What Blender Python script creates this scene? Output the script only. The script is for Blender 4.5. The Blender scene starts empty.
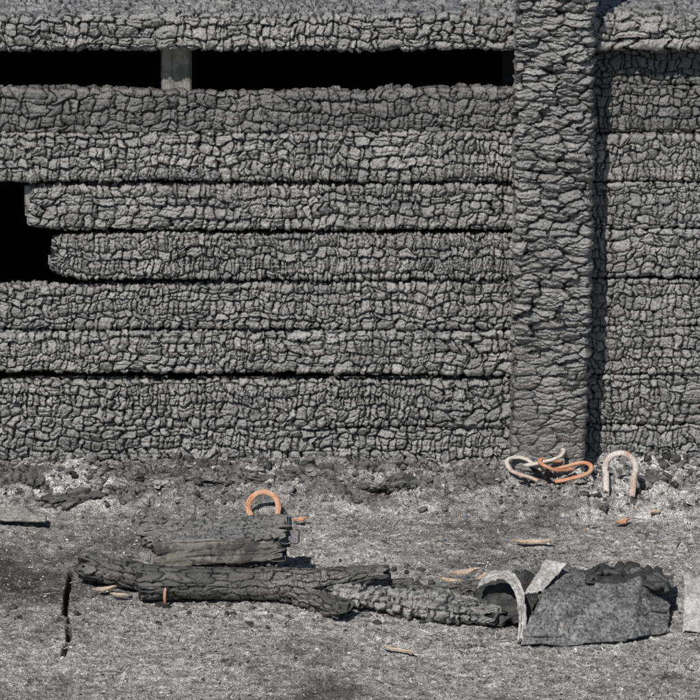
import bpy, math, numpy as np
from mathutils import Vector, Matrix, Euler
scene=bpy.context.scene
R=math.radians

# ---------------------------------------------------------------- noise
def hsh(ix,iy,seed):
    ix=ix.astype(np.int64).astype(np.uint32); iy=iy.astype(np.int64).astype(np.uint32)
    h=ix*np.uint32(374761393)+iy*np.uint32(668265263)+np.uint32((seed*2246822519)&0xffffffff)
    h=(h^(h>>np.uint32(13)))*np.uint32(1274126177)
    h=(h^(h>>np.uint32(16)))*np.uint32(2654435761)
    h=h^(h>>np.uint32(15))
    return h.astype(np.float64)/4294967295.0
def vn(x,y,seed=0):
    x,y=np.broadcast_arrays(x,y)
    ix=np.floor(x); iy=np.floor(y); fx=x-ix; fy=y-iy
    fx=fx*fx*(3-2*fx); fy=fy*fy*(3-2*fy)
    a=hsh(ix,iy,seed); b=hsh(ix+1,iy,seed); c=hsh(ix,iy+1,seed); d=hsh(ix+1,iy+1,seed)
    return ((a*(1-fx)+b*fx)*(1-fy)+(c*(1-fx)+d*fx)*fy)*2-1
def fbm(x,y,seed=0,o=4,g=.5):
    r=0;a=1;t=0
    for i in range(o):
        r=r+a*vn(x*2**i+i*17.3,y*2**i-i*9.1,seed+i*31); t+=a; a*=g
    return r/t
def worley(x,y,seed,jit=.85,p=2.6):
    x,y=np.broadcast_arrays(x,y)
    ix=np.floor(x); iy=np.floor(y)
    F1=np.full(x.shape,9.);F2=F1.copy();ID=np.zeros(x.shape);DX=ID.copy();DY=ID.copy()
    for j in (-1,0,1):
        for i in (-1,0,1):
            cx=ix+i; cy=iy+j
            px=cx+.5+(hsh(cx,cy,seed)-.5)*jit
            py=cy+.5+(hsh(cx,cy,seed+57)-.5)*jit
            dx=x-px; dy=y-py
            d=(np.abs(dx)**p+np.abs(dy)**p)**(1/p)
            n=d<F1
            F2=np.where(n,F1,np.minimum(F2,d))
            ID=np.where(n,hsh(cx,cy,seed+113),ID); DX=np.where(n,dx,DX); DY=np.where(n,dy,DY)
            F1=np.where(n,d,F1)
    return F1,F2,ID,DX,DY
def jcell(t,key,seed,j=.6):
    k=np.floor(t)
    b0=k+j*hsh(k,key,seed)
    kk=np.where(t<b0,k-1,k)
    a=kk+j*hsh(kk,key,seed); b=kk+1+j*hsh(kk+1,key,seed)
    return kk,(t-a),(b-t)
def brick(wx,ws,cl,cs,seed,pw=3.4):
    """alligator-char blocks: wavy rows along the grain, each split by cross-grain cracks"""
    v=ws/cs+.34*vn(wx/cl*.30,ws*0,seed+5)+.20*vn(wx/cl*.9,ws*9,seed+6)
    row,va,vb=jcell(v,v*0,seed,.55)
    hr=hsh(row,row*0,seed+8)
    u=wx/(cl*(.75+.7*hr))+37*hr+.45*(va-.5)*(hsh(row,row*0+3,seed+9)-.5)+.28*vn(wx/cl,v*1.9,seed+12)
    col,ua,ub=jcell(u,row,seed+20,.72)
    ID=hsh(col,row,seed+30)
    pu=ua/(ua+ub); pv=va/(va+vb)
    split=hsh(col,row,seed+44)>.6
    sv=.35+.3*hsh(col,row,seed+45)+.25*(pu-.5)*(hsh(col,row,seed+46)-.5)
    dsp=np.where(split,np.abs(pv-sv)*(va+vb)*cs,1.)
    eu=np.minimum(ua,ub)*cl; ev=np.minimum(va,vb)*cs
    e=np.minimum(np.minimum(eu,ev*1.3),dsp*1.6)
    pil=(1-np.abs(2*pu-1)**pw)*(1-np.abs(2*pv-1)**pw)
    return e,pil,ID,pu-.5,pv-.5
def ss(a,b,x):
    t=np.clip((x-a)/(b-a),0,1); return t*t*(3-2*t)

# ---------------------------------------------------------------- mesh helper
def mk(name,V,F,mat,attrs=None,smooth=True,parent=None):
    me=bpy.data.meshes.new(name)
    V=np.asarray(V,dtype=np.float32); F=np.asarray(F,dtype=np.int32)
    n=F.shape[1]
    me.vertices.add(len(V)); me.vertices.foreach_set("co",V.ravel())
    me.loops.add(F.size); me.loops.foreach_set("vertex_index",F.ravel())
    me.polygons.add(len(F)); me.polygons.foreach_set("loop_start",np.arange(0,F.size,n,dtype=np.int32))
    me.update(calc_edges=True); me.validate()
    me.polygons.foreach_set("use_smooth",np.full(len(me.polygons),smooth))
    for a,v in (attrs or {}).items():
        at=me.attributes.new(a,'FLOAT','POINT'); at.data.foreach_set("value",np.asarray(v,dtype=np.float32).ravel())
    me.materials.append(mat)
    ob=bpy.data.objects.new(name,me); scene.collection.objects.link(ob)
    if parent: ob.parent=parent
    return ob
def grid_faces(nu,nv,wrap=False):
    i=np.arange(nu-1)[:,None]; j=np.arange(nv if wrap else nv-1)[None,:]
    j2=(j+1)%nv
    return np.stack([i*nv+j,i*nv+j2,(i+1)*nv+j2,(i+1)*nv+j],-1).reshape(-1,4)
def empty(name):
    e=bpy.data.objects.new(name,None); scene.collection.objects.link(e); return e

# ---------------------------------------------------------------- materials
def newmat(name):
    m=bpy.data.materials.new(name); m.use_nodes=True
    nt=m.node_tree; return m,nt,nt.nodes["Principled BSDF"]
def N(nt,t,**k):
    n=nt.nodes.new(t)
    for a,v in k.items(): setattr(n,a,v)
    return n
def ramp(nt,fac,stops,interp='LINEAR'):
    r=N(nt,'ShaderNodeValToRGB'); cr=r.color_ramp; cr.interpolation=interp
    while len(cr.elements)<len(stops): cr.elements.new(.5)
    for e,(p,c) in zip(cr.elements,stops):
        e.position=p; e.color=(c,c,c,1) if isinstance(c,(int,float)) else (*c,1)
    nt.links.new(fac,r.inputs[0]); return r.outputs[0]
def mix(nt,a,b,f,mode='MIX'):
    m=N(nt,'ShaderNodeMix',data_type='RGBA',blend_type=mode)
    for s,v in ((m.inputs[0],f),(m.inputs[6],a),(m.inputs[7],b)):
        if hasattr(v,'links'): nt.links.new(v,s)
        elif isinstance(v,tuple): s.default_value=(*v,1)
        else: s.default_value=v
    return m.outputs[2]
def noise(nt,vec,scale,detail=4,rough=.6,dist=0):
    n=N(nt,'ShaderNodeTexNoise'); n.inputs['Scale'].default_value=scale; n.inputs['Detail'].default_value=detail
    n.inputs['Roughness'].default_value=rough; n.inputs['Distortion'].default_value=dist
    nt.links.new(vec,n.inputs['Vector']); return n.outputs[0]
def coords(nt,scale=(1,1,1)):
    tc=N(nt,'ShaderNodeTexCoord'); mp=N(nt,'ShaderNodeMapping'); mp.inputs['Scale'].default_value=scale
    nt.links.new(tc.outputs['Object'],mp.inputs[0]); return mp.outputs[0]
def bump(nt,h,strength,dist,prev=None):
    b=N(nt,'ShaderNodeBump'); b.inputs['Strength'].default_value=strength; b.inputs['Distance'].default_value=dist
    nt.links.new(h,b.inputs['Height'])
    if prev: nt.links.new(prev,b.inputs['Normal'])
    return b.outputs[0]
def attr(nt,n):
    a=N(nt,'ShaderNodeAttribute',attribute_name=n); return a.outputs['Fac']

def char_mat(name,dark=.005,mid=.088,lite=.52,ash=.5,rough=.30,ior=2.6,bs=.85):
    m,nt,b=newmat(name)
    v=coords(nt)
    crest=attr(nt,'crest'); rnd=attr(nt,'rnd'); asha=attr(nt,'ash')
    c=ramp(nt,crest,[(0,dark),(.38,mid*.18),(.70,mid*.85),(1,mid*1.4)])  # crack shade painted into the colour: dark in grooves, lighter on crests
    c=mix(nt,c,ramp(nt,rnd,[(0,.45),(.5,.95),(1,1.8)]),1.0,'MULTIPLY')
    fine=noise(nt,v,300,3,.7)
    am=mix(nt,asha,ramp(nt,fine,[(.47,0),(.60,1)]),1.0,'MULTIPLY')
    am=mix(nt,am,ramp(nt,crest,[(.55,0),(.85,ash)]),1.0,'MULTIPLY')
    c=mix(nt,c,ramp(nt,fine,[(.35,.5),(.65,1.5)]),1.0,'MULTIPLY')
    c=mix(nt,c,(lite,lite*.985,lite*.95),am)
    c=mix(nt,c,(1.0,.985,.945),1.0,'MULTIPLY')
    nt.links.new(c,b.inputs['Base Color'])
    nt.links.new(ramp(nt,fine,[(.3,rough-.06),(.7,rough+.26)]),b.inputs['Roughness'])
    b.inputs['IOR'].default_value=ior
    # cracks lose specular so their painted shade stays dark; burnished block faces keep it
    nt.links.new(ramp(nt,crest,[(.25,.05),(.62,.5)]),b.inputs['Specular IOR Level'])
    nt.links.new(bump(nt,fine,bs,.0036),b.inputs['Normal'])
    return m
M_char=char_mat('char_board')
M_charA=char_mat('char_board_dark',mid=.052,lite=.28,ash=.35,ior=2.2)  # darker copy of char_board; paints the top boards' shade, also used on upper_plank
M_post=char_mat('char_post',mid=.075,lite=.42,ash=.35)
M_log=char_mat('char_log',dark=.010,mid=.055,lite=.36,ash=.7,rough=.45,ior=1.7)

def ground_mat():
    m,nt,b=newmat('ash_ground')
    v=coords(nt); vs=coords(nt,(.5,1,1))
    big=attr(nt,'big'); hum=attr(nt,'crest')
    med=noise(nt,vs,55,4,.72,.3); fine=noise(nt,v,300,3,.78)
    base=ramp(nt,med,[(.30,.06),(.42,.21),(.55,.34),(.68,.50)])
    base=mix(nt,base,ramp(nt,fine,[(.37,.14),(.5,1.0),(.63,1.7)]),1.0,'MULTIPLY')
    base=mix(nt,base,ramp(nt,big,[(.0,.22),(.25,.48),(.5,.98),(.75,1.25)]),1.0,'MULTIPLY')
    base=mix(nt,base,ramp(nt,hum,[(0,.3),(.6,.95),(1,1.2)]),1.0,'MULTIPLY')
    base=mix(nt,base,(1.0,.98,.945),1.0,'MULTIPLY')
    nt.links.new(base,b.inputs['Base Color']); b.inputs['Roughness'].default_value=.85
    b.inputs['Specular IOR Level'].default_value=.3
    n=bump(nt,fine,.8,.004); n=bump(nt,med,.5,.008,n)
    nt.links.new(n,b.inputs['Normal']); return m
M_ground=ground_mat()

def debris_mat(name,stops,rough=.7,var=1.):
    m,nt,b=newmat(name)
    v=coords(nt); rnd=attr(nt,'rnd')
    c=ramp(nt,rnd,stops); f=noise(nt,v,230,3,.75)
    c=mix(nt,c,ramp(nt,f,[(.35,1-.65*var),(.5,1),(.65,1+.8*var)]),1.0,'MULTIPLY')
    nt.links.new(c,b.inputs['Base Color']); b.inputs['Roughness'].default_value=rough
    nt.links.new(bump(nt,f,.7,.003),b.inputs['Normal']); return m
M_debris=debris_mat('charcoal_bits',[(0,.012),(.35,.04),(.6,(.17,.166,.157)),(.85,(.36,.35,.33)),(1,(.60,.58,.55))])
M_rubble=debris_mat('charcoal_rubble_mat',[(0,.012),(.4,.05),(.75,(.15,.147,.14)),(1,(.34,.33,.31))],.5)
M_chips=debris_mat('splinter_wood',[(0,(.36,.16,.08)),(.35,(.36,.26,.18)),(.8,(.42,.35,.28)),(1,(.48,.44,.38))],var=.6)
M_rust=debris_mat('rusty_iron',[(0,(.36,.15,.08)),(.5,(.46,.22,.125)),(1,(.50,.34,.24))],.7,var=.45)
M_pale=debris_mat('scaled_iron',[(0,(.36,.24,.18)),(.3,(.44,.38,.33)),(1,(.50,.47,.44))],.7,var=.45)

def wood_mat(name,c1,c2,sc=(1,1,1),sa=.85):
    m,nt,b=newmat(name)
    v=coords(nt,sc)
    g=noise(nt,v,60,5,.7,.5)
    c=ramp(nt,g,[(.3,tuple(x*.2 for x in c1)),(.45,c1),(.7,c2)])
    c=mix(nt,c,(.03,.03,.03),ramp(nt,noise(nt,coords(nt),18,4,.75),[(.47,0),(.58,sa)]))
    nt.links.new(c,b.inputs['Base Color']); b.inputs['Roughness'].default_value=.75
    nt.links.new(bump(nt,g,.7,.005),b.inputs['Normal']); return m
M_wood=wood_mat('singed_wood',(.13,.121,.105),(.22,.207,.18),(.12,1,1),.9)
M_stud=wood_mat('weathered_stud',(.24,.23,.205),(.36,.345,.31),(1,1,.12),.5)
def plain(name,stops,rough=.7,sc=60,spec=.5,metal=0,bs=.5,bd=.003,lo=.45,hi=1.5):
    m,nt,b=newmat(name); v=coords(nt); f=noise(nt,v,sc*6,3,.7)
    g=mix(nt,ramp(nt,noise(nt,v,sc,5,.75,.3),stops),ramp(nt,f,[(.35,lo),(.65,hi)]),1.0,'MULTIPLY')
    nt.links.new(g,b.inputs['Base Color']); b.inputs['Roughness'].default_value=rough
    b.inputs['Specular IOR Level'].default_value=spec; b.inputs['Metallic'].default_value=metal
    nt.links.new(bump(nt,f,bs,bd),b.inputs['Normal']); return m
M_soot_shade=plain('soot_and_shade',[(.3,.012),(.7,.025)],.95)  # near-black: burnt surface plus the inner shade, put into the colour
M_felt=plain('ashy_roofing_felt',[(.33,.025),(.46,.085),(.6,.14),(.67,.16),(.71,(.27,.17,.10))],.65,24,lo=.2,hi=1.8,bs=.8,bd=.005)
M_feltedge=plain('pale_felt_edge',[(.3,(.16,.157,.15)),(.5,(.32,.315,.30)),(.7,(.43,.42,.40))],.55,24,lo=.6,hi=1.3)
M_tar=plain('tar_black',[(.3,.012),(.7,.04)],.6,40)
M_slate=plain('slate_piece',[(.3,(.16,.155,.14)),(.7,(.26,.25,.235))],.75,20)

# ---------------------------------------------------------------- charred timber generator
def axis(a,b,d,lo=-.92,hi=.92,dc=.006):
    out=[a]; x=a
    while x<b-1e-6:
        x+= d if lo<=x<=hi else dc
        out.append(min(x,b))
    return np.array(out)
def timber(name,x0,x1,h,t,seed,mat,r=.009,d=.0016,cl=.018,cs=.030,amp=.0048,rag=(.004,.004),
           edge=.003,wob=.002,back=.02,parent=None,taper=None,bend=None,grain=0.,top=None,bot=None,rot=None,loc=None,axlo=-.92,axhi=.92,mode='brick',calm=None,ashk=1.,fk=1.):
    P=[]
    r=min(r,h/2-.0005,t/2-.0005)
    def line(p,q,n,sp):
        L=math.dist(p,q); k=max(1,int(L/sp))
        for i in range(k):
            f=i/k; P.append((p[0]+(q[0]-p[0])*f,p[1]+(q[1]-p[1])*f,n[0],n[1]))
    def arc(cy,cz,a0,a1,sp):
        k=max(3,int(abs(a1-a0)*r/sp))
        for i in range(k):
            a=a0+(a1-a0)*i/k; P.append((cy+r*math.cos(a),cz+r*math.sin(a),math.cos(a),math.sin(a)))
    H=h/2;T=t/2
    line((T,0),(T,-H+r),(1,0),back); arc(T-r,-H+r,0,-math.pi/2,d*2)
    line((T-r,-H),(-T+r,-H),(0,-1),d*1.8); arc(-T+r,-H+r,-math.pi/2,-math.pi,d)
    line((-T,-H+r),(-T,H-r),(-1,0),d); arc(-T+r,H-r,math.pi,math.pi/2,d)
    line((-T+r,H),(T-r,H),(0,1),d*1.6); arc(T-r,H-r,math.pi/2,0,d*2)
    line((T,H-r),(T,0),(1,0),back)
    P=np.array(P); py,pz,ny,nz=P.T
    seg=np.hypot(np.diff(py,append=py[0]),np.diff(pz,append=pz[0])); s=np.concatenate([[0],np.cumsum(seg)[:-1]])
    xs=axis(x0,x1,d,axlo,axhi)
    nE=4
    xs=np.concatenate([[x0]*nE,xs,[x1]*nE]); es=np.ones(len(xs))
    es[:nE]=np.linspace(0,.9,nE); es[-nE:]=np.linspace(.9,0,nE)
    X=np.repeat(xs[:,None],len(s),1); S=np.repeat(s[None,:],len(xs),0)
    o=seed*3.7
    rough=.0022*fbm(X*170+o,S*170,seed+2,2); rough2=.0022*fbm(X*170+o,S*170+50,seed+4,2)
    wx=X+.009*fbm(X*30+o,S*30,seed,3)+rough; ws=S+.010*fbm(X*26+o,S*26,seed+5,3)+rough2
    if mode=='brick':
        # block size drifts along the board
        e,pil,ID,DX,DY=brick(wx+o+.05*vn(X*5,S*0,seed+66),ws+o,cl,cs,seed)
        c1=1-np.exp(-e/.0013)
    else:
        F1,F2,ID,DX,DY=worley(wx/cl+o,ws/cs+o,seed,.95)
        c1=1-np.exp(-(F2-F1)/.10); pil=np.clip(1-F1**2.6*1.3,0,1)
    e2,pil2,ID2,_,_=brick(wx*1.0+o+3,ws+o,cl*.42,cs*.55,seed+9)
    c2=1-np.exp(-e2/.0010)
    msk=ss(-.2,.25,fbm(X*16+o,S*16,seed+3,2))
    t1=hsh(np.floor(ID*9999),np.floor(ID*777),3)-.5; t2=hsh(np.floor(ID*9999),np.floor(ID*777),8)-.5
    disp=amp*1.0*(c1-.8)+amp*.72*(pil-.6)+amp*.70*(ID-.5)+amp*1.9*(t1*DX*2+(t2-.22)*DY*2)
    disp+=amp*.46*(c2-.6)*(.3+.7*msk)+amp*.22*(pil2-.4)*msk
    disp+=amp*.50*fbm(X*200,S*120,seed+21,2)
    disp+=amp*.9*fbm(X*7+o,S*16,seed+31,3)
    gf=fbm(X*5+o,S*95,seed+41,3); fis=ss(.28,.45,gf)*fk
    disp-=amp*(.3+grain)*fis
    if calm is not None: disp=disp*calm(X,S)
    crest=np.clip(c1*.60+c2*.24*(.3+.7*msk)+.24*pil-fis*.12,0,1)
    ashv=np.clip(ss(-.2,.4,fbm(X*6+o,S*12,seed+91,4))*ashk,0,1)
    es2=es[:,None]
    Yr=py[None,:]*es2; Zr=pz[None,:]*es2
    tz=np.ones(len(xs)) if taper is None else np.array([taper(a) for a in xs])
    Yr=Yr*tz[:,None]; Zr=Zr*tz[:,None]
    zt=edge*fbm(X*9+o,X*0+3.1,seed+51,4)+edge*.6*fbm(X*45,X*0,seed+52,2); zb=edge*fbm(X*9+o,X*0+8.7,seed+61,4)+edge*.6*fbm(X*45,X*0+2,seed+62,2)
    if top is not None: zt=zt+top(X)
    if bot is not None: zb=zb+bot(X)
    f=pz[None,:]/H
    Zr=Zr+es2*np.where(f>0,f*zt,-f*zb)
    dd=disp*np.clip(es2*1.2,.3,1)
    Y=Yr+ny[None,:]*dd+wob*fbm(X*2.5+o,X*0,seed+71,2)
    Z=Zr+nz[None,:]*dd+wob*fbm(X*2.5+o,X*0+5,seed+72,2)
    nr=fbm(S*38+o,X*0,seed+81,4)+.8*(vn(S*130,X*0,seed+82))
    XX=X.copy()
    if rag[0]: XX+= rag[0]*nr*np.exp(-(X-x0)/(.018+rag[0]))
    if rag[1]: XX+= rag[1]*nr*np.exp(-(x1-X)/(.018+rag[1]))
    if bend is not None:
        by,bz=bend(X); Y=Y+by; Z=Z+bz
    V=np.stack([XX,Y,Z],-1).reshape(-1,3)
    ob=mk(name,V,grid_faces(len(xs),len(s),True),mat,{'crest':crest,'rnd':ID*.6+ID2*.4,'ash':ashv},True,parent)
    if rot: ob.rotation_euler=rot
    if loc: ob.location=loc
    return ob

# ---------------------------------------------------------------- wall
wall=empty('charred_wooden_wall')
L=-1.45;R0=.47
def gapfn(a,b,dz): return lambda X: dz*(1-ss(a,b,X))
def endr(x0,k=.03,l=.03): return lambda X: -k*np.exp(-np.maximum(X-x0,0)/l)
boards=[
 ('board_1',L,R0,.999,.890,.004,11,M_charA,dict(amp=.0036,cs=.034,cl=.021,top=lambda X:-.014*np.exp(-((X-.03)/.035)**2)+.004*np.sin(X*6),edge=.005)),
 ('board_2',L,R0,.890,.765,-.002,12,M_char,dict(bot=gapfn(-.5,.3,.003))),
 ('board_3',-.785,R0,.757,.643,.000,13,M_char,dict(rag=(.016,.003),top=endr(-.785,.012,.03),bot=endr(-.785,-.014,.03),cl=.020)),
 ('board_4',-.735,R0,.629,.514,-.003,14,M_char,dict(rag=(.012,.003),cl=.016,top=endr(-.735,.010,.04),bot=endr(-.735,-.02,.03))),
 ('board_5',L,R0,.499,.381,.001,15,M_char,dict(top=lambda X:.006*np.sin(X*4+1),cs=.027)),
 ('board_6',L,R0,.374,.258,-.002,16,M_char,dict(bot=gapfn(-.3,.5,.008),cl=.020)),
 ('board_7',L,R0,.248,.121,.000,17,M_char,dict(top=gapfn(-.3,.3,-.004),cl=.016)),
 ('board_8',L,R0,.120,-.03,.003,18,M_char,dict(cl=.019)),
]
for n,a,b,zt,zb,y,sd,mt,kw in boards:
    kw=dict(kw); kw.setdefault('rag',(.004,.004))
    timber(n,a,b,zt-zb,.036,sd,mt,parent=wall,loc=(0,y,(zt+zb)/2),**kw)
rb=[(1.10,1.004,.03,M_charA),(1.002,.884,.026,M_charA),(.882,.762,.016,M_char),(.758,.640,.015,M_char),(.636,.512,.014,M_char),(.506,.384,.016,M_char),(.380,.256,.014,M_char),(.252,.120,.016,M_char),(.117,-.03,.015,M_char)]  # top two take the darker char: the rail's shade put into their colour
for i,(zt,zb,y,mt) in enumerate(rb):
    timber('side_board_%d'%(i+1),.50,1.45,zt-zb,.034,40+i,mt,parent=wall,loc=(0,y,(zt+zb)/2),amp=.0036,cl=.016,cs=.024+.004*(i%3))
timber('top_rail',L,.425,.088,.20,31,M_char,r=.014,parent=wall,loc=(0,.050,1.152),amp=.0050,cl=.020,cs=.03,edge=.005)
timber('side_top_rail',.565,1.45,.088,.20,32,M_char,r=.014,parent=wall,loc=(0,.058,1.152),amp=.0044,cl=.022,cs=.03)
def box(name,c,d,mat,parent=None,sub=6,nz=.0015,seed=0,rot=None):
    import bmesh
    bm=bmesh.new(); bmesh.ops.create_cube(bm,size=1)
    for v in bm.verts: v.co=Vector((v.co.x*d[0],v.co.y*d[1],v.co.z*d[2]))
    bmesh.ops.bevel(bm,geom=bm.edges[:],offset=min(d)*.06,segments=2,affect='EDGES')
    if sub: bmesh.ops.subdivide_edges(bm,edges=bm.edges[:],cuts=sub,use_grid_fill=True)
    r=np.random.default_rng(seed)
    for v in bm.verts: v.co+=Vector(r.uniform(-nz,nz,3))
    me=bpy.data.meshes.new(name); bm.to_mesh(me); bm.free(); me.materials.append(mat)
    ob=bpy.data.objects.new(name,me); scene.collection.objects.link(ob); ob.location=c
    if parent: ob.parent=parent
    if rot: ob.rotation_euler=rot
    return ob
box('stud_1',(-.425,.050,1.02),(.072,.07,.19),M_stud,wall,seed=1)
box('stud_1_dark_foot',(-.425,.12,.45),(.072,.07,.92),M_soot_shade,wall,seed=1)  # stud's lower part set back and coloured black so the gap reads as shade
box('stud_2',(.40,.075,.53),(.05,.07,1.12),M_soot_shade,wall,seed=2)
box('stud_3',(-1.2,.12,.53),(.07,.07,1.12),M_soot_shade,wall,seed=3)
box('dark_box_deck',(0,.78,1.15),(3.0,1.24,.06),M_soot_shade,wall,0,0)  # unseen roof of a dark box added behind the boards to keep sun out
box('dark_box_back',(0,1.38,.53),(3.0,.04,1.16),M_soot_shade,wall,0,0)
box('dark_box_end_1',(-1.48,.72,.53),(.03,1.27,1.16),M_soot_shade,wall,0,0)
box('dark_box_end_2',(1.48,.72,.53),(.03,1.27,1.16),M_soot_shade,wall,0,0)
box('inner_lining',(1.0,.075,.53),(.9,.02,1.14),M_soot_shade,wall,0,0)

# post: length axis turned vertical
post=timber('charred_post',-.02,1.45,.184,.085,71,M_post,r=.014,cl=.0195,cs=.056,amp=.0068,edge=.003,rag=(.006,.006),axlo=-.1,axhi=1.3,grain=0,mode='w',fk=0.,
   calm=lambda X,S: .25+.75*ss(.05,.45,X+.18*fbm(X*6,S*9,5,2)),rot=(0,-math.pi/2,0),loc=(.496,-.052,.02))

# ---------------------------------------------------------------- ground
def bandf(x,y): return ss(-.38,-.22,y+.06*fbm(x*5,x*0,104,3))*(1-ss(.02,.1,y))
def gh(x,y):
    lump=fbm(x*9,y*9,101,4)
    band=bandf(x,y)
    F1,F2,ID,_,_=worley(x/.05+.5*lump,y/.07,202)
    G1,G2,GD,_,_=worley(x/.022+lump,y/.026,212)
    z=.007*lump+.0045*fbm(x*45,y*32,102,4,.65)+.0035*fbm(x*140,y*140,103,2)-.004
    z=z+.006*np.clip(1-G1*2.4,0,1)*(GD>.72)*(.4+.8*ss(0,.3,fbm(x*5,y*8,108,3)))
    z=z+band*(.012+.042*np.clip(fbm(x*12,y*22,105,4)+.2,0,1)+.016*(1-np.exp(-(F2-F1)/.15))*ID+.006*(1-np.exp(-(G2-G1)/.15))*GD)
    cx=-.662+.006*fbm(y*14,y*0,106,3)+.016*(y<-.90)
    cr=np.exp(-((x-cx)/.0055)**4)*ss(-1.15,-1.08,y)*(1-ss(-.70,-.62,y))*ss(-.5,-.1,fbm(y*16,y*0+2,107,2))
    return z-.04*cr
def nonuni(lo,hi,d,far):
    core=np.arange(lo,hi,d); k=[];s=d;x=hi
    while x<far: s*=1.35; x+=s; k.append(x)
    k2=[];s=d;x=lo
    while x>-far: s*=1.35; x-=s; k2.append(x)
    return np.concatenate([np.array(k2)[::-1],core,np.array(k)])
gx=nonuni(-1.0,1.0,.0027,60); gy=nonuni(-1.55,.04,.0032,60)
GX,GY=np.meshgrid(gx,gy,indexing='ij')
GZ=gh(GX,GY)
fade=np.clip(1-(np.maximum(np.abs(GX)-1.1,0)+np.maximum(np.abs(GY+.7)-1.0,0))*.5,.2,1)
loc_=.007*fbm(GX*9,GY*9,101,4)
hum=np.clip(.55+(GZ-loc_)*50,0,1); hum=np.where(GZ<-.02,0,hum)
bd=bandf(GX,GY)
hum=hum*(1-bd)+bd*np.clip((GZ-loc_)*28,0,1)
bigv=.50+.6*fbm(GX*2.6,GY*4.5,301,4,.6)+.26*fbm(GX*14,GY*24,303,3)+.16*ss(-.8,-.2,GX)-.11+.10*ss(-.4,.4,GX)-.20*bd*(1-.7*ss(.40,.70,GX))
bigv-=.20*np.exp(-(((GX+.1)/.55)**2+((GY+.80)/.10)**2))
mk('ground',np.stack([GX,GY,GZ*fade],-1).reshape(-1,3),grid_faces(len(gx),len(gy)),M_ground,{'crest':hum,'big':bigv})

# ---------------------------------------------------------------- scattered bits
import bmesh
def ico(sub):
    bm=bmesh.new(); bmesh.ops.create_icosphere(bm,subdivisions=sub,radius=1)
    v=np.array([a.co[:] for a in bm.verts]); f=np.array([[b.index for b in a.verts] for a in bm.faces]); bm.free(); return v,f
def scatter(name,mat,n,posf,sizef,flat,sub,seed,lift=.2,jit=.35,rndf=None,elong=(.6,1.6),tilt=.5):
    r=np.random.default_rng(seed); v,f=ico(sub); nv=len(v)
    xy=posf(r,n); sz=sizef(r,n)
    base=v[None]*(1+r.uniform(-jit,jit,(n,nv,1)))
    base=np.sign(base)*np.abs(base)**.7
    sc=np.stack([sz*r.uniform(*elong,n),sz*r.uniform(.6,1,n),sz*r.uniform(flat*.6,flat*1.3,n)],-1)
    base=base*sc[:,None,:]
    ax=r.normal(0,tilt,n)*.6; rz=r.uniform(0,6.283,n)
    c,s_=np.cos(ax)[:,None],np.sin(ax)[:,None]
    x,y,z=base[...,0],base[...,1],base[...,2]
    x,z=x*c-z*s_,x*s_+z*c
    c,s_=np.cos(rz)[:,None],np.sin(rz)[:,None]
    x,y=x*c-y*s_,x*s_+y*c
    gz=gh(xy[:,0],xy[:,1])
    V=np.stack([x+xy[:,0:1],y+xy[:,1:2],z+gz[:,None]+(sc[:,2]*lift)[:,None]],-1).reshape(-1,3)
    F=(f[None]+(np.arange(n)*nv)[:,None,None]).reshape(-1,3)
    rn=(r.uniform(0,1,n) if rndf is None else rndf(r,n))
    return mk(name,V,F,mat,{'rnd':np.repeat(rn,nv),'crest':np.ones(n*nv)},False)
def p_all(r,n): return np.stack([r.uniform(-1.3,1.3,n),r.uniform(-1.6,-.02,n)],-1)
def p_wall(r,n): return np.stack([r.uniform(-1.3,1.3,n),-.02-np.abs(r.normal(0,.12,n))],-1)
def p_mid(r,n): return np.stack([r.normal(.05,.4,n),-.8+r.normal(0,.10,n)],-1)
scatter('charcoal_crumbs',M_debris,28000,p_all,lambda r,n:.0013+.0026*r.power(.3,n),.45,1,1,lift=.15,rndf=lambda r,n:r.uniform(0,1,n))
scatter('charcoal_rubble',M_rubble,6500,p_wall,lambda r,n:.0022+.012*r.power(.18,n),.55,2,2,jit=.35,lift=.1,rndf=lambda r,n:np.clip(r.normal(.62,.25,n),0,1))
scatter('charcoal_fragments',M_rubble,800,p_mid,lambda r,n:.002+.009*r.power(.22,n),.5,2,3,jit=.35,rndf=lambda r,n:r.uniform(0,.7,n))
scatter('ash_straws',M_debris,3600,p_all,lambda r,n:.0008+.0010*r.power(.5,n),.5,1,6,lift=.6,elong=(5,14),tilt=.15,rndf=lambda r,n:r.uniform(.1,1,n))
scatter('wood_splinters',M_chips,80,lambda r,n:np.concatenate([p_all(r,n//2),np.stack([r.uniform(.05,.8,n-n//2),r.uniform(-.5,-.05,n-n//2)],-1)]),lambda r,n:.0013+.0022*r.power(.5,n),.4,1,4,lift=.9,elong=(1.2,3.5),tilt=.2)

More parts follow.
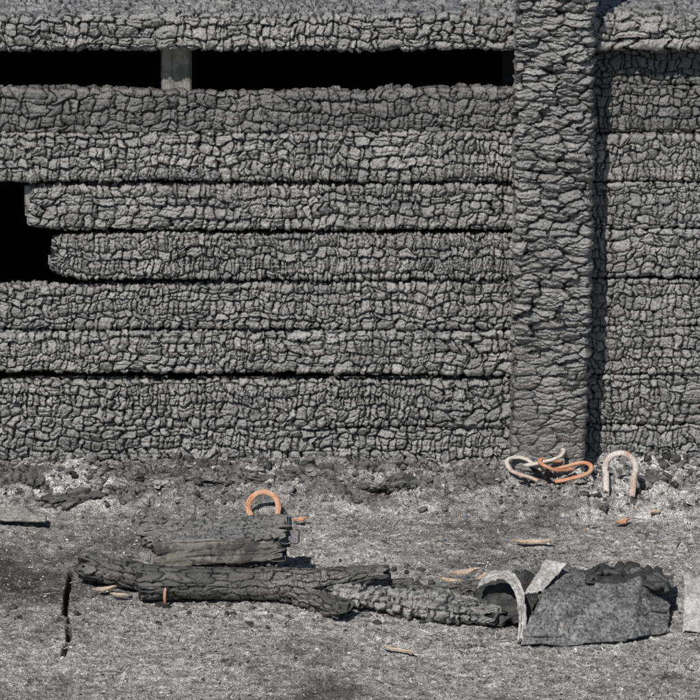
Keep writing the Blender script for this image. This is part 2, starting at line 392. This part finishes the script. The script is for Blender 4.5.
fr=[(-.80,-.13,.22,.07,.035,.05),(-.56,-.17,.26,.085,.036,-.04),(-.30,-.12,.16,.06,.03,.2),(-.08,-.10,.2,.05,.03,-.1),(.12,-.18,.12,.06,.03,.5),(.30,-.13,.15,.05,.026,-.3),(.72,-.16,.14,.05,.02,.1),(-.70,-.26,.12,.05,.02,.2),(-.42,-.06,.3,.05,.03,.02),(.02,-.05,.3,.04,.03,.03)]
for i,(x,y,l,w,t,a) in enumerate(fr):
    timber('charred_board_fragment',-l/2,l/2,w,t,200+i,M_log,r=.012,amp=.0065,rag=(.03,.03),edge=.014,d=.0028,rot=(-math.pi/2+.3,0,a),loc=(x,y,.024),grain=.6,
       taper=lambda q,l=l:.45+.55*(1-abs(2*q/l)**2.5))
def chunk(name,loc,size,seed,mat,rotz=0,sub=4,amp=.22,col=.4,rot=None):
    v,f=ico(sub)
    q=np.sign(v)*np.abs(v)**.65; q=q/np.max(np.abs(q))
    n=fbm(v[:,0]*1.7+seed,v[:,1]*1.7+v[:,2]*1.3,seed,4); n2=fbm(v[:,0]*6+seed,v[:,1]*6+v[:,2]*5,seed+1,3)
    q=q*(1+amp*n+amp*.5*n2)[:,None]*np.array(size)
    ob=mk(name,q,f,mat,{'rnd':np.full(len(v),col)+.3*n2,'crest':np.clip(.7+n2*.8,0,1),'ash':np.full(len(v),.6)},False)
    ob.location=loc; ob.rotation_euler=rot or (0,0,rotz); return ob
for i,(x,y,sx,sy,sz,rz) in enumerate([(.14,-.79,.035,.02,.014,.3),(.22,-.82,.05,.02,.018,-.2),(.02,-.84,.03,.015,.012,.5),(.30,-.80,.05,.025,.022,.1),(.36,-.84,.035,.03,.02,.6),
   (.12,-.74,.03,.015,.01,.1),(.40,-.93,.03,.02,.015,.4),(-.02,-.1,.03,.02,.02,.2),(.27,-.2,.022,.018,.012,.2),(.55,-.15,.03,.02,.012,.2)]):
    chunk('charcoal_lump',(x,y,sz*.6),(sx,sy,sz),300+i,M_log,rz)

# ---------------------------------------------------------------- burnt timber pile
timber('charred_log',-.28,.29,.082,.074,91,M_log,r=.037,cl=.05,cs=.02,amp=.0020,back=.006,d=.0018,rag=(.016,.012),edge=.006,grain=1.8,axlo=-1,axhi=1,
   taper=lambda x:1.0-.42*ss(-.05,.29,np.float64(x))+.04*math.sin(x*17)+.03*math.sin(x*41),bend=lambda X:(.0*X,-.012*np.cos(X*5)+.045*ss(.05,.3,X)),rot=(-math.pi/2,0,R(1)),loc=(-.20,-.80,.036))
timber('charred_branch_stub',-.075,.075,.07,.06,92,M_log,r=.03,cl=.03,cs=.02,amp=.003,back=.006,d=.002,rag=(.02,.01),edge=.008,grain=1,axlo=-1,axhi=1,rot=(-math.pi/2,R(6),R(-14)),loc=(-.555,-.735,.034))
pl=empty('burnt_plank_pile')
timber('lower_plank',-.15,.14,.062,.046,93,M_wood,r=.006,cl=.09,cs=.05,amp=.0022,back=.006,d=.0022,rag=(.010,.022),edge=.005,grain=1.6,axlo=-1,axhi=1,parent=pl,rot=(-.25,R(-3),.02),loc=(-.31,-.70,.070))
timber('upper_plank',-.165,.16,.07,.028,94,M_charA,r=.006,cl=.025,cs=.014,amp=.0034,back=.006,d=.002,rag=(.035,.03),edge=.010,grain=2.0,axlo=-1,axhi=1,parent=pl,rot=(-math.pi/2+.5,R(-3),-.03),loc=(-.31,-.675,.108))
timber('under_block',-.15,.15,.06,.05,95,M_log,r=.01,amp=.003,d=.003,axlo=-1,axhi=1,parent=pl,loc=(-.32,-.69,.022))
timber('cracked_char_wedge',-.19,.19,.085,.034,96,M_char,r=.015,cl=.018,cs=.03,amp=.0052,back=.01,d=.0018,rag=(.012,.03),edge=.008,axlo=-1,axhi=1,
   taper=lambda x:(.5+.5*ss(-.2,.05,np.float64(x)))*(1-.4*ss(.08,.19,np.float64(x))),rot=(-math.pi/2+.35,0,R(-17)),loc=(.145,-.90,.026))
timber('charred_board_fragment',-.085,.085,.05,.026,97,M_log,r=.008,cl=.03,cs=.02,amp=.0035,d=.002,rag=(.025,.025),edge=.008,grain=1.5,axlo=-1,axhi=1,rot=(-math.pi/2+.3,0,R(-38)),loc=(-.08,-.875,.02))

# ---------------------------------------------------------------- tubes
def tube(name,pts,w,t,mat,seed=0,parent=None,loc=None,rot=None,nseg=10,amp=.10):
    pts=np.array(pts,float); n=len(pts)
    tg=np.gradient(pts,axis=0); tg/=np.linalg.norm(tg,axis=1)[:,None]
    up=np.array([0,0,1.]) if abs(tg[:,2]).max()<.9 else np.array([0,1.,0]); sd=np.cross(tg,up); sd/=np.linalg.norm(sd,axis=1)[:,None]+1e-9
    u2=np.cross(sd,tg)
    a=np.linspace(0,2*math.pi,nseg,endpoint=False)
    ca=np.sign(np.cos(a))*np.abs(np.cos(a))**.7; sa=np.sign(np.sin(a))*np.abs(np.sin(a))**.7
    V=pts[:,None,:]+sd[:,None,:]*(w/2*ca)[None,:,None]+u2[:,None,:]*(t/2*sa)[None,:,None]
    V+=(amp*w*fbm(np.arange(n)[:,None]*.35+seed,a[None,:]*1.5,seed,3))[...,None]*(sd[:,None,:]+u2[:,None,:])
    V[0]=pts[0]; V[-1]=pts[-1]
    rn=.5+.9*fbm(np.arange(n)[:,None]*.12+seed,a[None,:]*.6,seed+4,3)
    ob=mk(name,V.reshape(-1,3),grid_faces(n,nseg,True),mat,{'rnd':np.clip(rn,0,1)},True,parent)
    if loc: ob.location=loc
    if rot: ob.rotation_euler=rot
    return ob
def ushape(wd,ln,pinch=.9,n=40,spread=1.25,ln2=None,skew=0.):
    a=np.linspace(-math.pi*.5*spread,math.pi*.5*spread,n)
    x=np.sin(a)*wd/2; y=np.cos(a)*wd/2
    k=8
    def leg(l):
        q=np.linspace(l,0,k,endpoint=False); return x[0]+(x[0]*pinch-x[0])*q/l, y[0]-q
    Lx,Ly=leg(ln); Mx,My=leg(ln2 or ln)
    P=[(Lx[0],Ly[0]-1e-4)]+list(zip(Lx,Ly))+list(zip(x,y))+[(-p,q) for p,q in zip(Mx[::-1],My[::-1])]+[(-Mx[0],My[0]-1e-4)]
    return [(p+skew*q*q/wd,q,.002*math.sin(q*60+p*30)) for p,q in P]
def shoe(loc,rot,wd,ln,mat,seed,w=.013,t=.008,**k):
    return tube('horseshoe',ushape(wd,ln,**k),w,t,mat,seed,loc=loc,rot=rot)
shoe((-.212,-.318,.026),(R(55),0,R(10)),.074,.018,M_rust,1,w=.015,skew=.06)
shoe((.668,-.215,.086),(R(64),0,R(-6)),.076,.062,M_pale,2,w=.015,t=.010,ln2=.054)
# the little heap at the foot of the post, lying almost flat on one another
shoe((.565,-.150,.056),(R(10),R(6),R(-80)),.072,.050,M_rust,3,w=.012,t=.008)
shoe((.425,-.130,.060),(R(14),R(-4),R(58)),.070,.055,M_pale,4,w=.012,t=.008,ln2=.04)
shoe((.500,-.105,.078),(R(16),R(4),R(-100)),.070,.060,M_pale,5,w=.011,t=.008,ln2=.05)
shoe((.500,-.145,.068),(R(14),R(-8),R(125)),.060,.045,M_rust,6,w=.011,t=.007)
tube('rusty_nail',[(0,0,0),(0.0008,0,.012),(0,.001,.025),(.001,0,.040),(0.001,0,.046)],.007,.007,M_rust,7,loc=(-.432,-.858,0.0),rot=(0,R(3),0),nseg=8)

def chip(loc,l,w,t,rz,seed,mat=M_chips,tilt=0.1):
    nu,nv=18,7; u=np.linspace(-.5,.5,nu)[:,None]; v=np.linspace(-.5,.5,nv)[None,:]
    wd=w*(1-np.abs(2*u)**3*.8)*(1+.3*fbm(u*4+seed,u*0,seed))
    top=np.stack([l*u+v*w*.8*np.sign(u), wd*v+.1*w*np.sin(u*5), t*.6+.15*l*u*u+t*.5*fbm(u*6,v*3+seed,seed)],-1)
    bot=top.copy(); bot[...,2]-=t
    V=np.concatenate([top.reshape(-1,3),bot.reshape(-1,3)])
    F=grid_faces(nu,nv); n=nu*nv; Fs=[F,F[:,::-1]+n]
    ring=[i*nv for i in range(nu)]+[(nu-1)*nv+j for j in range(1,nv)]+[i*nv+nv-1 for i in range(nu-2,-1,-1)]+[j for j in range(nv-2,0,-1)]
    Fs.append(np.array([[ring[k],ring[(k+1)%len(ring)],ring[(k+1)%len(ring)]+n,ring[k]+n] for k in range(len(ring))]))
    ob=mk('wood_chip',V,np.concatenate(Fs),mat,{'rnd':np.clip(.6+.4*fbm(V[:,0]*60,V[:,1]*200,seed),0,1)},False)
    ob.location=loc; ob.rotation_euler=(tilt,0,rz)
for i,(x,y,z,l,w,rz) in enumerate([(.27,-.745,.035,.065,.022,.3),(.235,-.77,.025,.05,.014,-.4),(.31,-.76,.028,.045,.014,.9),(.44,-.50,.01,.09,.014,-.05),(-.575,-.79,.012,.05,.013,.25),(-.54,-.82,.01,.035,.010,-.3),(-.45,-.43,.014,.03,.02,.3),
   (-.12,-.36,.01,.030,.014,.2),(.11,-1.12,.004,.08,.009,-.5),(.665,-.38,.012,.032,.016,.5),(.75,-.33,.02,.035,.018,.9),(.71,-.28,.012,.04,.012,1.2)]):
    chip((x,y,z),l,w,.004,rz,i+1,M_rust if i in(6,7,9) else M_chips)

# ---------------------------------------------------------------- roofing felt wreckage
def sheet(name,f,nu,nv,mat,parent,th=.003,noisek=.004,seed=0):
    u=np.linspace(0,1,nu)[:,None]+np.zeros((1,nv)); v=np.zeros((nu,1))+np.linspace(0,1,nv)[None,:]
    P=f(u,v)
    F1,F2,ID,DX,DY=worley(u*4+seed,v*4,seed,1.,2)
    t1=hsh(np.floor(ID*9999),np.floor(ID*77),3)-.5; t2=hsh(np.floor(ID*9999),np.floor(ID*77),8)-.5
    P=P+noisek*np.stack([0*u,.6*(t1*DX+t2*DY)*2.2,(t1*DX-t2*DY)*2.2],-1)+noisek*.35*np.stack([fbm(u*6+i*7,v*6+seed,seed+i,4) for i in range(3)],-1)
    ob=mk(name,P.reshape(-1,3),grid_faces(nu,nv),mat,{'rnd':u,'crest':v},True,parent)
    so=ob.modifiers.new('thickness','SOLIDIFY'); so.thickness=th
    return ob
def quadf(a,b,c,d,bulge=0.):
    a,b,c,d=[np.array(q) for q in (a,b,c,d)]
    def f(u,v):
        u=u[...,None]; v=v[...,None]
        P=a*(1-u)*(1-v)+b*u*(1-v)+c*u*v+d*(1-u)*v
        P=P.copy(); P[...,2]+=bulge*(np.sin(u*math.pi)*np.sin(v*math.pi))[...,0]; return P
    return f
def interp(pts):
    pts=np.array(pts); t=np.linspace(0,1,len(pts))
    def g(v):
        w=[np.interp(np.clip(v+o,0,1),t,pts[:,k]) for k in range(3) for o in (-.08,0,.08)]
        return np.stack([(w[0]+w[1]+w[2])/3,(w[3]+w[4]+w[5])/3,(w[6]+w[7]+w[8])/3],-1)
    return g
felt=empty('crumpled_roofing_felt')
def main(u,v):
    e=.010*fbm(v*9,u*0,5,3); eb=.010*fbm(u*9,v*0,6,3)
    vv=v*2; top=np.clip(vv-1,0,1); fr_=np.clip(vv,0,1)
    fold=ss(.74,.78,u)
    x=.385+u*(.345)+.035*fr_*(1-u)*1.2+.03*top*u
    y=-1.090+.100*fr_+.15*top+.030*u+.05*fold*(u-.7)*3
    z=.003+(.074-.014*u)*fr_+.010*np.sin(top*2.2)-.035*fold*fr_*(u-.7)*3+.006*np.sin(u*11)*fr_
    return np.stack([x+e,y+np.where(v<.08,eb,0)+np.where(v>.9,eb*2,0),z],-1)
sheet('felt_body',main,120,90,M_felt,felt,.004,.010,11)
cg=interp([(.386,-1.085,.004),(.395,-1.05,.04),(.394,-.99,.078),(.375,-.93,.098),(.345,-.90,.100),(.312,-.885,.078),(.300,-.885,.060)])
def curl(u,v):
    return cg(v)+np.stack([.020*(u-.5)*(1-.5*v)+.003*fbm(v*12,u*0,7,3),.030*(u-.5)*(.3+v),.010*(u-.5)+.003*fbm(v*14,u*2,8,3)],-1)
sheet('curled_edge',curl,20,80,M_feltedge,felt,.003,.006,12)
sheet('raised_flap',quadf((.398,-.985,.082),(.440,-.975,.086),(.500,-.895,.118),(.455,-.865,.118),.008),40,30,M_feltedge,felt,.003,.004,13)
def under(u,v):
    x=.29+.16*u; y=-.98+.16*v; z=.008+.050*np.sin(u*2.6)*v+.01*v
    return np.stack([x,y,z],-1)
sheet('dark_underlayer',under,30,30,M_tar,felt,.004,.014,17)
sheet('torn_sheet',quadf((.762,-1.02,.005),(.93,-1.03,.01),(.90,-.84,.05),(.775,-.86,.080),.01),30,30,M_feltedge,felt,.003,.010,14)
def tarp(u,v):
    sp=.020*np.abs(vn(u*9,v*0,3))*ss(.6,1,v)
    x=.545+.19*u; y=-.925+.10*v*(1-.5*np.abs(2*u-1)**3)+sp; z=.084+.010*np.sin(v*2.6)*(1-np.abs(2*u-1)**2)+sp*.7-.012*v-.012*u
    return np.stack([x,y,z],-1)
sheet('tar_scab',tarp,60,40,M_tar,felt,.005,.014,16)
def tri(u,v):
    x=-.87+.13*u; y=-.37+.09*v*(1-.6*u)-.03*u; z=.010+.008*u
    return np.stack([x,y,z+0*v],-1)
sheet('slate_tile',tri,20,20,M_slate,None,.006,.003,15)

# ---------------------------------------------------------------- light, world, camera
EL=R(54); AZ=R(27)
Sd=Vector((-math.sin(AZ)*math.cos(EL),-math.cos(AZ)*math.cos(EL),math.sin(EL)))
sl=bpy.data.lights.new('sun','SUN'); sl.energy=5; sl.angle=R(.53); sl.color=(1,.97,.93)
so=bpy.data.objects.new('sun',sl); scene.collection.objects.link(so); so.rotation_euler=Sd.to_track_quat('Z','Y').to_euler(); so.location=Sd*10
w=bpy.data.worlds.new('World'); scene.world=w; w.use_nodes=True; nt=w.node_tree
bg=nt.nodes['Background']; sk=nt.nodes.new('ShaderNodeTexSky'); sk.sky_type='NISHITA'; sk.sun_disc=False
sk.sun_elevation=EL; sk.sun_rotation=math.pi+AZ; nt.links.new(sk.outputs[0],bg.inputs[0]); bg.inputs[1].default_value=.05
cam=bpy.data.cameras.new('camera'); co=bpy.data.objects.new('camera',cam); scene.collection.objects.link(co)
co.location=(0,-9.397,3.740); co.rotation_euler=(R(90-20),0,0)
cam.sensor_width=36; cam.lens=205.7; cam.clip_end=500; scene.camera=co
scene.view_settings.view_transform='Standard'; scene.view_settings.look='None'; scene.view_settings.exposure=0
